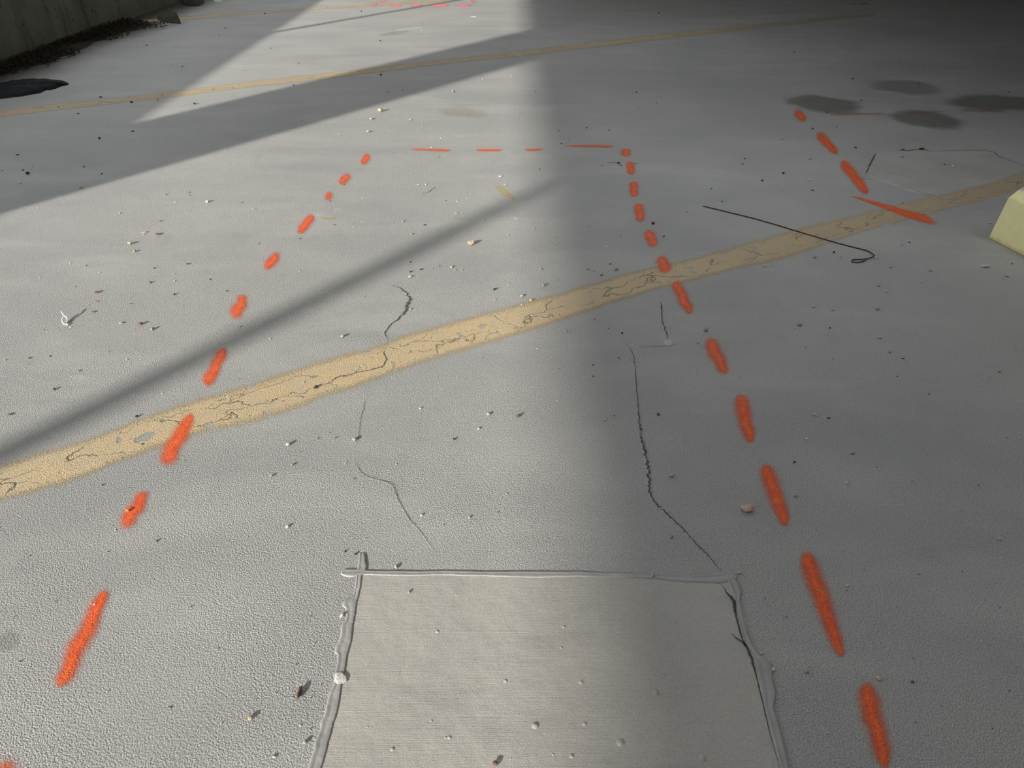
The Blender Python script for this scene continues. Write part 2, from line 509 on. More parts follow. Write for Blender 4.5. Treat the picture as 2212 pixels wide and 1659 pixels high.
for i, d in enumerate(LEFT):
    lab = f'{ORD[i]} bright orange dash of the left slanting row, counted from the far end' if i < 10 else 'cut-off bright orange dash in the bottom left corner'
    dash(d, M_ORANGE, lab, 'orange dashes of the left row')
    DASHES.append(((d[0]+d[2])/2, (d[1]+d[3])/2, f'{ORD[i]} dash of the left orange row'))
for i, d in enumerate(TOP):
    dash(d, M_ORANGE, f'{ORD[i]} thin orange dash from the left in the level far row', 'orange dashes of the far row', k=1.1)
    DASHES.append(((d[0]+d[2])/2, (d[1]+d[3])/2, f'{ORD[i]} dash of the level orange row'))
for i, d in enumerate(RIGHT):
    dash(d, M_ORANGE, f'{ORD[i]} orange dash of the long right row, counted from the far end', 'orange dashes of the right row')
    DASHES.append(((d[0]+d[2])/2, (d[1]+d[3])/2, f'{ORD[i]} dash of the right orange row'))
FARL = ['short orange dash just below the leftmost dark oval stain', 'middle-length orange dash between the oval stains and the angular floor patch',
        'longer orange dash ending beside the left tip of the angular floor patch', 'long tapering orange streak crossing the yellow line near the wheel stop']
for d, lab in zip(FAR, FARL):
    dash(d, M_ORANGE, lab, 'orange dashes near the angular patch')
    DASHES.append(((d[0]+d[2])/2, (d[1]+d[3])/2, 'long orange streak over the yellow line' if d[0] == 1853 else 'orange dash on the far right'))
for d, lab in zip(FAINT, ['faint reddish streak along the leftmost dark oval stain', 'faint reddish streak above the lower dark oval stain', 'faint reddish streak under the rightmost dark oval stain']):
    dash(d, M_ORANGE_FAINT, lab, 'faint reddish streaks by the stains', k=1.3)
PINK = [(804,12,817,8,7,7),(822,3,836,-2,6,6),(842,12,867,13,3,4),(887,12.5,913,11.5,3,4),(930,12,968,11.5,3,4),(988,12,1017,11.5,3,4),(1016,3,1028,2.5,6,6)]
PL = ['pink paint dab at the left corner of the small far outline', 'pink paint dab at the top edge above the left pink corner',
      'first thin pink dash of the far outline, from the left', 'second thin pink dash of the far outline, from the left',
      'third thin pink dash of the far outline, beside the thin shadow', 'rightmost thin pink dash of the far outline', 'pink paint dab at the right corner of the small far outline']
for d, lab in zip(PINK, PL): dash(d, M_PINK, lab, 'pink paint marks at the top edge', k=1.2)

# --- stains
M_OIL = mat_stain('dark_oil_stain', col(.115,.11,.09), .42)
M_OIL2 = mat_stain('pale_oil_stain', col(.125,.12,.105), .27)
M_RUST = mat_stain('rusty_stain', col(.40,.30,.16), .17)
M_CHALK = mat_stain('whitish_smear', col(.62,.62,.58), .55)
M_CHALKY = mat_stain('yellowish_smear', col(.55,.45,.20), .6)
M_DAMP = mat_stain('dull_damp_patch', col(.18,.18,.175), .18)
STAINS = [
 (1786,226,90,18,.10,M_OIL,'leftmost dark oval oil stain, right above the short orange dash','oil_stain'),
 (1956,189,88,15,.08,M_OIL2,'faint double oval oil stain, farthest of the four','oil_stain'),
 (2003,259,92,18,.12,M_OIL,'dark oval oil stain nearest the angular patch','oil_stain'),
 (2150,222,112,19,.03,M_OIL,'rightmost dark oval oil stain, cut by the right edge','oil_stain'),
 (1003,243,55,11,.08,M_RUST,'yellowish brown stain beyond the level orange row','rust_stain'),
 (1092,417,26,7,.6,M_CHALKY,'yellowish scrape beside the long diagonal shadow','scrape_mark'),
 (686,464,22,4,-.1,M_CHALK,'whitish smear touching the fourth left orange dash','smear_mark'),
 (729,453,9,3,.1,M_CHALK,'small whitish smear right of the fourth left orange dash','smear_mark'),
 (712,472,14,3,0,M_CHALKY,'pale yellowish smear below the two whitish smears','smear_mark'),
 (175,816,24,7,.1,M_CHALK,'faint whitish smear on the sunlit floor at far left','smear_mark'),
 (1443,740,13,10,0,M_CHALK,'pale smear at the foot of the short crack below the yellow line','smear_mark'),
 (1371,762,8,5,0,M_CHALK,'pale smear at the top of the long right crack','smear_mark'),
 (885,63,40,4,-.13,M_CHALK,'pale scuffed streak on the floor between the two far yellow lines','scuff_mark'),
 (850,72,40,4,-.15,M_DAMP,'dark scuffed streak left of the pale scuff','scuff_mark'),
 (18,1385,28,22,-.6,M_DAMP,'dull dark smudge at the left edge near the bottom','smudge_mark'),
 (970,1390,0,0,0,None,'',''),
 (1620,1160,0,0,0,None,'',''),
]
for i, (u, v, a, b, r, m, lab, nm) in enumerate(STAINS):
    if not m: continue
    o = fan(nm, ellipse_px(u, v, a*1.15, b*1.15, r, wob=.18, seed=i*3.1), m, ZL['stain']+.00003*i, rings=6, base=1)
    tag(o, lab, 'stain', 'dark oval oil stains' if nm == 'oil_stain' else None)

# --- thin pale scratch by the second line
def stroke(name, pts, wpx, mat, z, n=6, across=5, wob=.25, cov1=False, parent=None, taper=True, zprof=None):
    P = catmull(pts, n)
    rows = []
    for i, p in enumerate(P):
        q0 = P[max(0, i-1)]; q1 = P[min(len(P)-1, i+1)]
        A, B = G(q0[0], q0[1]), G(q1[0], q1[1])
        d = (B-A); d.normalize(); nn = Vector((-d.y, d.x, 0))
        wv = p[2] if len(p) > 2 else wpx
        c = G(p[0], p[1])
        w = px(p[0], p[1], wv)/2
        t = i/(len(P)-1)
        if taper: w *= max(.12, min(1, 6*t, 6*(1-t)))
        w1 = w*(1 + wob*2*mnoise.noise(Vector((i*.9, p[0]*.1, 0)))); w2 = w*(1 + wob*2*mnoise.noise(Vector((i*.9, 5, p[1]*.1))))
        off = nn*w*wob*2*mnoise.noise(Vector((i*.7, 3, p[0]*.07)))
        rows.append((c + nn*w1 + off, c - nn*w2 + off))
    return ribbon(name, rows, mat, z, across=across, prof=(lambda c: 1.0) if cov1 else None, parent=parent, ends=not cov1, zprof=zprof)
M_SCR = mat_rock('pale_scratch', col(.48,.43,.36), col(.58,.52,.44))
tag(stroke('scratch_mark', [(1080,94),(1098,104),(1118,117),(1134,127),(1152,140)], 2.2, M_SCR, .0018, cov1=True),
    'thin pale scratch crossing the second yellow line diagonally', 'scratch')

# --- cracks: a low lip of the coating with a dirt-filled core
def crack(pts, wpx, lip, label, lipw=3.2, faint=False):
    root = bpy.data.objects.new('floor_crack', None)
    C.objects.link(root)
    mid = pts[len(pts)//2]
    root.location = G(mid[0], mid[1])
    tag(root, label, 'crack', 'cracks in the floor coating')
    if lip:
        lip *= .4
        lp = [(p[0], p[1], (p[2] if len(p) > 2 else wpx)*lipw) for p in pts]
        stroke('raised_lip', lp, wpx*lipw, M_FLOOR, lip, across=9, cov1=True, parent=root, wob=.25,
               zprof=lambda s, t: math.sin(math.pi*s)**1.5*min(1, 8*t+.05, 8*(1-t)+.05))
    z0 = .0010 + lip*.92
    fine = [(p[0]+1.6*mnoise.noise(Vector((i*.9, p[0], 0))), p[1]+1.6*mnoise.noise(Vector((i*.9, 4, p[1]))), (p[2]*1.45+.7)) for i, p in enumerate(catmull([(q[0], q[1], q[2]) for q in pts], 4))]
    core = stroke('dirt_core', fine, wpx, M_HAIR if faint else M_CRACK, z0, n=3, across=5, parent=root, wob=.75)
    return root
crack([(826,611,.6),(843,617,.8),(862,622,1.5),(872,629,2.5),(881,637,3),(886,648,5),(880,660,6),(878,668,6),(870,681,4),(855,693,3),(843,703,2.2),(835,713,2),(831,722,2),(836,731,1.8),(840,740,1.5)], 3, .0016,
      'dark curved crack running down to the upper edge of the near yellow line', lipw=2.2)
crack([(835,748,1.4),(829,762,2),(834,775,2),(828,790,1.8),(812,797,1.6),(790,802,1.5),(772,805,1.5),(752,812,1.4),(735,812,1.6),(722,820,2.2),(706,830,2),(700,836,1.2)], 2, .0022,
      'crack wandering along inside the near yellow line under the curved crack')
crack([(788,862,1),(786,880,1.4),(781,897,1.2),(777,920,1),(775,940,1),(770,965,.8)], 1.4, .0006, 'hairline crack going down from the near yellow line towards the patch', faint=True)
crack([(762,988,1),(770,1003,1.6),(778,1018,1.8),(795,1030,1.6),(822,1038,2),(845,1046,2.6),(854,1060,2.6),(858,1075,2.2),(870,1097,1.8),(887,1125,1.6),(908,1148,1.2),(925,1172,1),(938,1190,1),(948,1200,.8)], 1.6, .0010,
      'faint winding crack between the near yellow line and the concrete patch', faint=True)
crack([(1345,738,1),(1358,750,1.6),(1366,763,2),(1371,790,1.2),(1374,830,1.2),(1377,870,1.4),(1382,915,2.6),(1385,945,3.4),(1391,968,4),(1396,995,4.4),(1401,1020,4.2),(1402,1052,3.6),(1407,1075,3),(1420,1092,2.8),(1436,1106,2.6),(1452,1122,2.4),(1475,1143,2.2),(1500,1172,2),(1524,1195,2.2),(1537,1210,3.2),(1552,1228,4),(1562,1236,3)], 2.4, .0038,
      'long dark crack running down to the right corner of the concrete patch')
crack([(1426,650,1.4),(1428,662,2.2),(1430,690,1.4),(1434,705,2),(1440,722,2),(1441,735,1.5)], 2, .0022, 'short crack just below the yellow line, right of centre')
crack([(1468,742,.8),(1440,748,1.2),(1420,748,1.6),(1395,750,1.2),(1375,748,1)], 1.2, .0012, 'faint level crack joining the short crack to the long one', faint=True)
crack([(1312,352,1.2),(1325,351,1.6),(1337,354,1.8),(1345,362,1.2)], 1.5, .001, 'small crack left of the second dash of the right orange row')
crack([(910,420,.8),(925,415,1.2),(942,404,1)], 1.2, .0008, 'short thin dark crack beyond the diagonal shadow, above the yellow smears')
crack([(1830,10,1.5),(1838,11,2.4),(1850,7,2),(1862,9,2.2),(1872,8,2.4),(1882,11,1.6)], 2, .001, 'short dark crack in the gloom at the top right')

# --- concrete repair patch in the foreground, with its sealed saw cuts
patch = bpy.data.objects.new('concrete_patch', None); C.objects.link(patch)
patch.location = G(1180, 1500)
tag(patch, 'large pale broom-finished concrete repair patch with sealed edges at bottom centre', 'floor patch')
TL, TR, BR, BL = G(776,1240), G(1584,1250), G(1722,1745), G(654,1745)
vs, fs = [], []
NX, NY = 60, 36
for j in range(NY+1):
    for i in range(NX+1):
        a = TL.lerp(TR, i/NX); b = BL.lerp(BR, i/NX)
        p = a.lerp(b, j/NY)
        z = .0013 + .0004*mnoise.noise(p*5) + .0002*mnoise.noise(p*17)
        # a shallow drop along the right cut where the slab edge has sunk
        e = (1 - i/NX)*NX
        if e < 2.5: z -= .0005*(2.5-e)/2.5
        vs.append((p.x, p.y, z))
for j in range(NY):
    for i in range(NX):
        k = j*(NX+1)+i
        fs.append((k, k+NX+1, k+NX+2, k+1))
n0 = len(vs)
ring = [i for i in range(NX+1)] + [(j+1)*(NX+1)-1 for j in range(1, NY+1)] + [NY*(NX+1)+i for i in range(NX-1, -1, -1)] + [j*(NX+1) for j in range(NY-1, 0, -1)]
for r in ring: vs.append((vs[r][0], vs[r][1], 0))
for k in range(len(ring)): fs.append((ring[k], ring[(k+1) % len(ring)], n0+(k+1) % len(ring), n0+k))
mesh_obj('slab', vs, fs, M_PATCH, patch, smooth=False)

def joint(name, pairs, horizontal, h, label=None, groove=.5, parent=patch, mat=None):
    """sealant bead: pairs of photo edge positions; horizontal: (u, v_top, v_bottom) else (v, u_left, u_right)"""
    P = catmull(pairs, 6)
    rows = []
    for i, (t, a, b) in enumerate(P):
        j = 1.3*mnoise.noise(Vector((i*.35, a*.02, 4))); k = 1.3*mnoise.noise(Vector((i*.35, b*.02, 8)))
        if horizontal: rows.append((G(t, a+j*.6), G(t, b+k*.6)))
        else: rows.append((G(a+j, t), G(b+k, t)))
    def zp(s, t):
        e = min(1, s*7, (1-s)*7)
        g = 1 - groove*math.exp(-((s-.42)/.13)**2)
        return (.0004 if e == 0 else .0016 + .62*h*math.sqrt(e)*g)*min(1, .1+t*30, .1+(1-t)*30)
    o = ribbon(name, rows, mat or M_SEAL, h, across=15, parent=parent, ends=False, zprof=zp, absz=True)
    if label: tag(o, label)
    return o
joint('sealant_joint', [(1193,778,785),(1200,776,789),(1215,774,791),(1228,771,793),(1240,768,787),(1252,769,781),(1265,768,780),(1280,764,777),(1292,759,775),(1299,743,773),(1308,739,772),(1315,746,770),
      (1325,745,769),(1333,747,767),(1345,743,765),(1352,737,764),(1375,735,762),(1388,729,760),(1400,724,757),(1410,723,754),(1418,729,751),(1440,726,748),(1462,721,744),(1483,719,739),(1500,710,737),
      (1530,703,732),(1548,699,727),(1561,692,723),(1575,691,719),(1590,685,716),(1602,680,712),(1620,677,707),(1640,671,702),(1659,665,696),(1700,652,686),(1745,640,676)], False, .0028, 'left sealant bead with a ragged spilled edge', .45)
joint('sealant_joint', [(736,1238,1240),(740,1233,1243),(748,1230,1246),(762,1230,1247),(775,1230,1244),(790,1233,1243),(820,1234,1244),(860,1234,1245),(900,1235,1245),(950,1234,1244),(1010,1235,1245),(1060,1236,1246),(1120,1235,1248),(1160,1235,1249),
      (1200,1236,1248),(1250,1236,1247),(1290,1238,1248),(1340,1239,1249),(1390,1240,1250),(1430,1242,1253),(1470,1243,1258),(1510,1243,1260),(1535,1241,1261),(1555,1236,1262),(1570,1234,1259),(1582,1237,1256),(1589,1243,1254),(1591,1248,1251)], True, .0030, 'thin far sealant bead', .35)
joint('sealant_joint', [(1246,1568,1582),(1256,1571,1592),(1266,1575,1598),(1278,1579,1602),(1288,1584,1601),(1298,1588,1598),(1312,1589,1600),(1326,1592,1603),(1340,1596,1606),(1360,1599,1613),(1380,1601,1620),(1392,1611,1624),
      (1404,1617,1630),(1414,1622,1638),(1424,1626,1652),(1434,1629,1665),(1448,1633,1670),(1462,1637,1670),(1480,1641,1673),(1500,1645,1677),(1520,1649,1673),(1540,1654,1674),(1560,1660,1681),(1585,1666,1688),(1602,1671,1692),(1630,1678,1699),(1659,1686,1705),(1700,1697,1717),(1745,1709,1731)], False, .0034, 'right sealant bead, bulging outward', .35)
# broken dark gap along the right cut, and two corner breaks of the slab
for nm, pts, w in [('edge_crack', [(1548,1262,1.5),(1562,1270,2.5),(1570,1283,4),(1580,1292,5),(1586,1308,6),(1588,1325,4.5),(1593,1345,3.5),(1597,1362,3.5),(1604,1384,3),(1613,1400,5),(1621,1420,5),(1629,1445,3),(1640,1490,2.2),(1652,1540,2.0),(1664,1590,1.8),(1684,1660,1.8),(1706,1745,1.6)], 3),
                   ('edge_crack', [(1578,1368,1.2),(1590,1380,2.5),(1603,1388,3.5),(1614,1400,4)], 3)]:
    stroke(nm, pts, w, M_CRACK, .0036, n=8, across=3, cov1=True, parent=patch, wob=.5)
# bumps and blisters on the slab: (u, v, px, material)
def dome_mesh(name, r, h, mat, seed, n=18, rings=6):
    vs, fs = [], []
    for i in range(rings):
        s = 1 - i/rings
        for k in range(n):
            a = 2*math.pi*k/n
            w = r*s*(1+.10*mnoise.noise(Vector((math.cos(a)*1.3, math.sin(a)*1.3, seed))))
            vs.append((w*math.cos(a), w*math.sin(a), h*(math.cos(s*math.pi/2)**.75) if i else -.001))
    vs.append((0, 0, h))
    for i in range(rings-1):
        for k in range(n): fs.append((i*n+k, i*n+(k+1) % n, (i+1)*n+(k+1) % n, (i+1)*n+k))
    for k in range(n): fs.append(((rings-1)*n+k, (rings-1)*n+(k+1) % n, len(vs)-1))
    me = bpy.data.meshes.new(name); me.from_pydata(vs, [], fs); me.materials.append(mat)
    me.polygons.foreach_set('use_smooth', [True]*len(me.polygons)); me.update()
    return me
BL_ME = [dome_mesh('blister', 1, .34, M_PATCH, s*2.7) for s in range(4)]
BLIST = [(1417,1497,15),(1156,1568,16),(1340,1605,18),(1518,1638,16),(1263,1565,10),(1235,1634,11),(1195,1631,7),(1437,1626,7),(1255,1475,10),(1218,1355,9),(1213,1400,7),(1458,1347,7),
 (1405,1449,6),(1434,1461,8),(1548,1389,6),(1494,1561,6),(1397,1586,6),(945,1365,8),(1092,1472,9),(932,1558,6),(971,1594,9),(963,1594,6),(794,1571,5),(848,1619,10),(1518,1543,5),(1250,1243,5),(1265,1244,6),
 (992,1500,4),(1310,1652,5),(1104,1640,4),(880,1440,4),(1120,1545,4)]
for i, (u, v, s) in enumerate(BLIST):
    o = bpy.data.objects.new('blister', BL_ME[i % 4]); C.objects.link(o)
    o.parent = patch
    r = px(u, v, s)/2
    o.scale = (r, r, r); o.location = G(u, v) - patch.location + Vector((0, 0, .0013)); o.rotation_euler = (0, 0, i*1.3)

# --- angular older patch at the right, under the yellow line
op = bpy.data.objects.new('angular_patch', None); C.objects.link(op); op.location = G(2040, 375)
tag(op, 'angular smooth concrete patch with cracked rim behind the yellow wheel stop', 'floor patch')
OUT = [(1862,386),(1870,366),(1882,342),(1890,332),(1900,330),(1950,327),(2000,326),(2070,325),(2140,328),(2152,336),(2180,348),(2225,368),(2290,392),(2240,420),(2180,432),(2100,432),(2045,430),(2020,421),(2000,418),(1975,413),(1950,404),(1920,397),(1890,389)]
o = fan('slab', [G(u, v) for u, v in OUT], M_PATCH2, .0006, op, rings=4, base=1)
stroke('rim_bead', [(1860,387,2),(1880,387,2.5),(1905,392,2.5),(1930,399,3),(1948,405,3),(1965,411,4),(1985,417,3.5),(2010,421,2.5),(2040,426,2),(2080,433,2)], 3, M_SEAL, .004, across=7, cov1=True, parent=op, zprof=lambda s, t: max(.1, math.sin(math.pi*s)))
stroke('rim_crack', [(1893,330,2.5),(1886,343,3),(1880,354,2.5),(1875,366,2.5),(1870,376,2)], 2, M_CRACK, .0018, across=3, cov1=True, parent=op, wob=.5)
stroke('rim_bead', [(1864,386,5),(1869,374,6),(1874,360,7),(1882,344,6),(1892,333,5)], 6, M_SEAL, .0016, across=7, cov1=True, parent=op, zprof=lambda s, t: max(.1, math.sin(math.pi*s)), wob=.4)
stroke('rim_crack', [(1900,329,.8),(1940,326,1.2),(1950,324,3),(1960,326,1.5),(1980,323,2.6),(1998,323,2.6),(2010,327,1),(2060,326,1),(2110,325,1.2),(2145,328,1.4),(2156,337,1.6),(2180,346,1.4),(2210,356,1.4),(2240,366,1.2)], 2, M_CRACK, .0018, n=10, across=3, cov1=True, parent=op, wob=.6)

# --- yellow wheel stop at the right edge
def mat_stop():
    m, nt, b = newmat('yellow_stop_paint')
    p = pos(nt)
    c = mixc(nt, smooth(nt, noise(nt, 14, 5, .6, p), .3, .7), col(.76,.69,.34), col(.82,.76,.42))
    xyz = N(nt, 'ShaderNodeSeparateXYZ'); L(nt, p, xyz.inputs[0])
    v = math_(nt, 'ADD', xyz.outputs[2], math_(nt, 'MULTIPLY', math_(nt, 'SUBTRACT', noise(nt, 16, 4, .6, p), .5), .07))
    c = mixc(nt, smooth(nt, v, .245, .262, 0, .9), c, col(.33,.31,.29))
    c = mixc(nt, smooth(nt, v, .0, .04, .55, 0), c, col(.45,.34,.10))
    L(nt, c, b.inputs['Base Color']); b.inputs['Roughness'].default_value = .6
    bp = N(nt, 'ShaderNodeBump'); bp.inputs['Distance'].default_value = .004; bp.inputs['Strength'].default_value = .6
    L(nt, noise(nt, 90, 4, .6, p), bp.inputs['Height']); L(nt, bp.outputs[0], b.inputs['Normal'])
    return m
def wheel_stop():
    A = G(2135, 514); B = G(2214, 556)
    d = (B-A).normalized(); n = Vector((-d.y, d.x, 0))      # n points away to the right
    if n.x < 0: n = -n
    prof = [(0,0),(0,.02),(.012,.218),(.045,.250),(.090,.282),(.20,.282),(.245,.250),(.278,.218),(.29,.02),(.29,0)]
    Ln = 1.8
    st = [(0,.0),(.012,.02),(.03,.035),(.06,.04),(Ln-.06,.04),(Ln-.03,.035),(Ln-.012,.02),(Ln,0)]
    vs, fs = [], []
    for k, (s, _) in enumerate(st):
        e = min(s, Ln-s)
        for (a, z) in prof:
            lean = .012*(z/.28)
            sh = max(0, lean*(1 - e/.06)) if e < .06 else 0
            ss = s + (sh if s < Ln/2 else -sh)
            zz = z - (.012 if (e == 0 and z > .1) else 0)
            vs.append(A + d*ss + n*a + Vector((0, 0, zz)))
    m = len(prof)
    for k in range(len(st)-1):
        for j in range(m-1): fs.append((k*m+j, k*m+j+1, (k+1)*m+j+1, (k+1)*m+j))
        fs.append((k*m+m-1, k*m, (k+1)*m, (k+1)*m+m-1))
    fs.append(tuple(range(m))[::-1]); fs.append(tuple((len(st)-1)*m+j for j in range(m)))
    o = mesh_obj('wheel_stop', vs, fs, mat_stop())
    bv = o.modifiers.new('bevel', 'BEVEL'); bv.width = .006; bv.segments = 3; bv.limit_method = 'ANGLE'; bv.angle_limit = .35
    bm = bmesh.new(); bm.from_mesh(o.data); bmesh.ops.recalc_face_normals(bm, faces=bm.faces); bm.to_mesh(o.data); bm.free()
    tag(o, 'pale yellow concrete wheel stop with worn grey top at the right edge', 'wheel stop')
wheel_stop()

# --- bent wire on the floor
def tube(name, pts3, r, mat, parent=None, n=8):
    cu = bpy.data.curves.new(name, 'CURVE'); cu.dimensions = '3D'; cu.bevel_depth = r; cu.bevel_resolution = 3; cu.use_fill_caps = True
    sp = cu.splines.new('POLY'); sp.points.add(len(pts3)-1)
    o0 = Vector(pts3[0]); o0 = Vector((o0.x, o0.y, 0))
    for i, p in enumerate(pts3):
        q = Vector(p) - o0
        sp.points[i].co = (q.x, q.y, q.z, 1)
    dg = None
    ob = bpy.data.objects.new(name, cu)
    me = bpy.data.meshes.new_from_object(ob)
    bpy.data.objects.remove(ob); me.materials.clear(); me.materials.append(mat)
    o = bpy.data.objects.new(name, me); C.objects.link(o); o.location = o0
    return o
M_WIRE = mat_rock('rusty_wire', col(.035,.018,.014), col(.075,.035,.025), .55, 90)
wp = [(1518,445,.004),(1560,455,.004),(1640,475,.0035),(1714,497,.0035),(1788,519,.0035),(1840,533,.0035),(1868,540,.004),(1880,545,.005),(1887,550,.006),(1888,553,.006),(1880,557,.006),(1862,560,.005),(1845,561,.004),(1840,563,.004),(1842,566,.003),(1852,567,.003),(1862,565,.003),(1871,561,.003)]
WP = catmull(wp, 6)
o = tube('bent_wire', [G(u, v, z) for u, v, z in WP], .0026, M_WIRE)
tag(o, 'long thin rusty wire with a hooked looped end lying over the yellow line', 'wire')

# --- wire clip, near left
M_CLIP = mat_rock('pale_clip_plastic', col(.72,.70,.62), col(.85,.83,.76), .4, 60, .5)
cb = G(148, 690)
s_ = px(148, 690, 1)
def CP(pu, pv, z): 
    q = G(pu, pv); return (q.x, q.y, z)
clip = bpy.data.objects.new('wire_clip', None); C.objects.link(clip); clip.location = cb
tag(clip, 'small bent white clip standing on the sunlit floor at far left', 'clip')
for nm, pts in (('prong', [(137,686,.028),(141,690,.022),(146,692,.012),(148,694,.004)]),
                ('loop', [(146,689,.012),(141,690,.015),(137,694,.013),(137,700,.008),(141,703,.005),(147,702,.004)]),
                ('foot', [(146,694,.006),(147,697,.005),(144,700,.004),(146,703,.003),(151,700,.003)])):
    t_ = tube(nm, [CP(*p) for p in catmull(pts, 6)], .0024, M_CLIP)
    t_.parent = clip; t_.location = t_.location - cb

# --- things along the left wall
M_BAG = mat_rock('black_plastic', col(.006,.007,.009), col(.014,.014,.017), .8, 20, .12)
bagpts = [(-24,198),(-14,184),(10,177),(50,173),(90,172),(125,174),(143,177),(149,181),(146,184),(132,187),(120,192),(108,195),(100,195),(88,201),(70,204),(50,208),(25,211),(0,214),(-20,214),(-30,206)]
def lumpy(name, outline_px, mat, h, seed, folds=9, rings=8):
    ol = [G(u, v) for u, v in [c for c in catmull(outline_px+[outline_px[0]], 3)][:-1]]
    cx = sum(ol, Vector((0,0,0)))/len(ol)
    vs, fs = [], []
    n = len(ol)
    for r in range(rings):
        s = 1 - r/rings
        for p in ol:
            q = cx.lerp(p, s)
            z = h*math.sqrt(max(0, 1-s**3))*(.62+.5*mnoise.noise(Vector((q.x*folds*.35, q.y*folds, seed)))+.25*mnoise.noise(Vector((q.x*folds*2, q.y*folds*2.5, seed+5)))) if r else 0
            vs.append((q.x, q.y, max(0.0, z)))
    vs.append((cx.x, cx.y, h*.6))
    for r in range(rings-1):
        for k in range(n): fs.append((r*n+k, r*n+(k+1) % n, (r+1)*n+(k+1) % n, (r+1)*n+k))
    for k in range(n): fs.append(((rings-1)*n+k, (rings-1)*n+(k+1) % n, len(vs)-1))
    return mesh_obj(name, vs, fs, mat, smooth=True)
tag(lumpy('plastic_sheet', bagpts, M_BAG, .05, 2.2), 'crumpled flat black plastic sheet lying by the wall at the left edge', 'plastic sheet')

def chunk():
    # wedge of broken concrete with a bright upper face
    a = G(347, 47); b = G(391, 52); w = b-a; back = Vector((-.10, .16, 0))
    vs = [a, a+w*.45+Vector((0,-.02,0)), b, b+back*.8, a+back,
          a+Vector((.01,.01,.015)), a+w*.5+Vector((0,.01,.045)), a+w*.84+Vector((0,.03,.125)), b+Vector((-.01,.02,.05)), b+back*.75+Vector((0,0,.06)), a+back*.9+Vector((0,0,.05)), a+w*.80+back*.5+Vector((0,0,.13))]
    bm = bmesh.new()
    for v in vs: bm.verts.new(v)
    bmesh.ops.convex_hull(bm, input=bm.verts)
    me = bpy.data.meshes.new('concrete_chunk')
    o0 = (a+b)/2; bmesh.ops.translate(bm, verts=bm.verts, vec=-o0)
    bmesh.ops.recalc_face_normals(bm, faces=bm.faces)
    bm.to_mesh(me); bm.free()
    me.materials.append(mat_rock('broken_concrete', col(.055,.053,.042), col(.10,.096,.08), sc_=30))
    o = bpy.data.objects.new('concrete_chunk', me); C.objects.link(o); o.location = o0
    tag(o, 'wedge-shaped broken concrete chunk at the end of the farthest yellow line', 'rubble')
chunk()
M_LITTER = mat_rock('dark_leaf_litter', col(.014,.011,.007), col(.04,.032,.02), .9, 40)
def litter(name, poly, n, seed, smin, smax, hh, label):
    rnd = random.Random(seed)
    vs, fs, m = [], [], 8
    A, B = poly
    for i in range(61):                      # the bank of dirt the leaves lie on
        y = A.y + (B.y-A.y)*i/60
        w = (.36 if y > 7.6 else .22)+.10*mnoise.noise(Vector((y*1.3, 0, 3)))+.07*mnoise.noise(Vector((y*5, 0, 3)))
        for j in range(m):
            q = j/(m-1)
            vs.append(Vector((XW+.004 + w*q, y, .055*(1-q)**1.3*(1+.5*mnoise.noise(Vector((y*6, q*5, 1))))*min(1, i/3, (60-i)/3))))
    for i in range(60):
        for j in range(m-1):
            k = i*m+j; fs.append((k, k+1, k+m+1, k+m))
    for _ in range(n):
        t = rnd.random(); s = abs(rnd.gauss(0, .45)); s = min(s, 1.0)
        a = A.lerp(B, t)
        wv = (.55 if t > .55 else .22)*(.55+.45*math.sin(t*17+seed)+.3*math.sin(t*41))
        p = a + Vector((s*max(.12, wv), rnd.uniform(-.1,.1), 0))
        r = rnd.uniform(smin, smax)
        up = rnd.uniform(0, hh)*(1-s)
        d1 = Vector((rnd.gauss(0,1), rnd.gauss(0,1), rnd.gauss(0,.4))).normalized()*r
        d2 = d1.cross(Vector((rnd.gauss(0,.4), rnd.gauss(0,.4), 1))).normalized()*r*rnd.uniform(.3,.6)
        base = len(vs)
        c = p + Vector((0,0,up+.012+max(abs(d1.z), abs(d2.z))))
        for q in (c-d1, c+d2*.8-d1*.2, c+d1, c-d2*.8+d1*.2): vs.append(q)
        vs.append(c + Vector((0,0,.006))); vs.append(c - Vector((0,0,.005)))
        for k in range(4):
            fs.append((base+k, base+(k+1) % 4, base+4)); fs.append((base+(k+1) % 4, base+k, base+5))
    o = mesh_obj(name, vs, fs, M_LITTER)
    tag(o, label, 'leaf litter', kind='stuff')
litter('leaf_litter', (Vector((XW+.07, 4.5, 0)), Vector((XW+.07, 10.0, 0))), 9000, 5, .008, .026, .045, 'dark strip of leaves and dirt piled along the foot of the left wall')
def dirt_film():
    rows = []
    for i in range(41):
        y = 3.2 + 11.5*i/40
        w = .85 + .25*mnoise.noise(Vector((y*.9, 7, 0)))
        rows.append((Vector((XW+.005, y, 0)), Vector((XW+.005+w, y, 0))))
    m, nt, b = newmat('fine_dirt')
    b.inputs['Base Color'].default_value = col(.045, .04, .032); b.inputs['Roughness'].default_value = .9
    at = N(nt, 'ShaderNodeAttribute', attribute_name='cov')
    v = math_(nt, 'ADD', at.outputs['Fac'], math_(nt, 'MULTIPLY', math_(nt, 'SUBTRACT', noise(nt, 3, 5, .65, pos(nt)), .5), .35))
    L(nt, smooth(nt, v, .1, .95, 0, .8), b.inputs['Alpha'])
    # thins out away from the wall
    o = ribbon('dirt_film', rows, m, .0003, across=9, ends=False)
    o.data.attributes['cov'].data.foreach_set('value', [max(0, 1 - (k % 9)/8) for k in range(41*9)])
    tag(o, 'film of fine dark dirt washed out along the foot of the left wall', 'dirt', kind='stuff')
dirt_film()
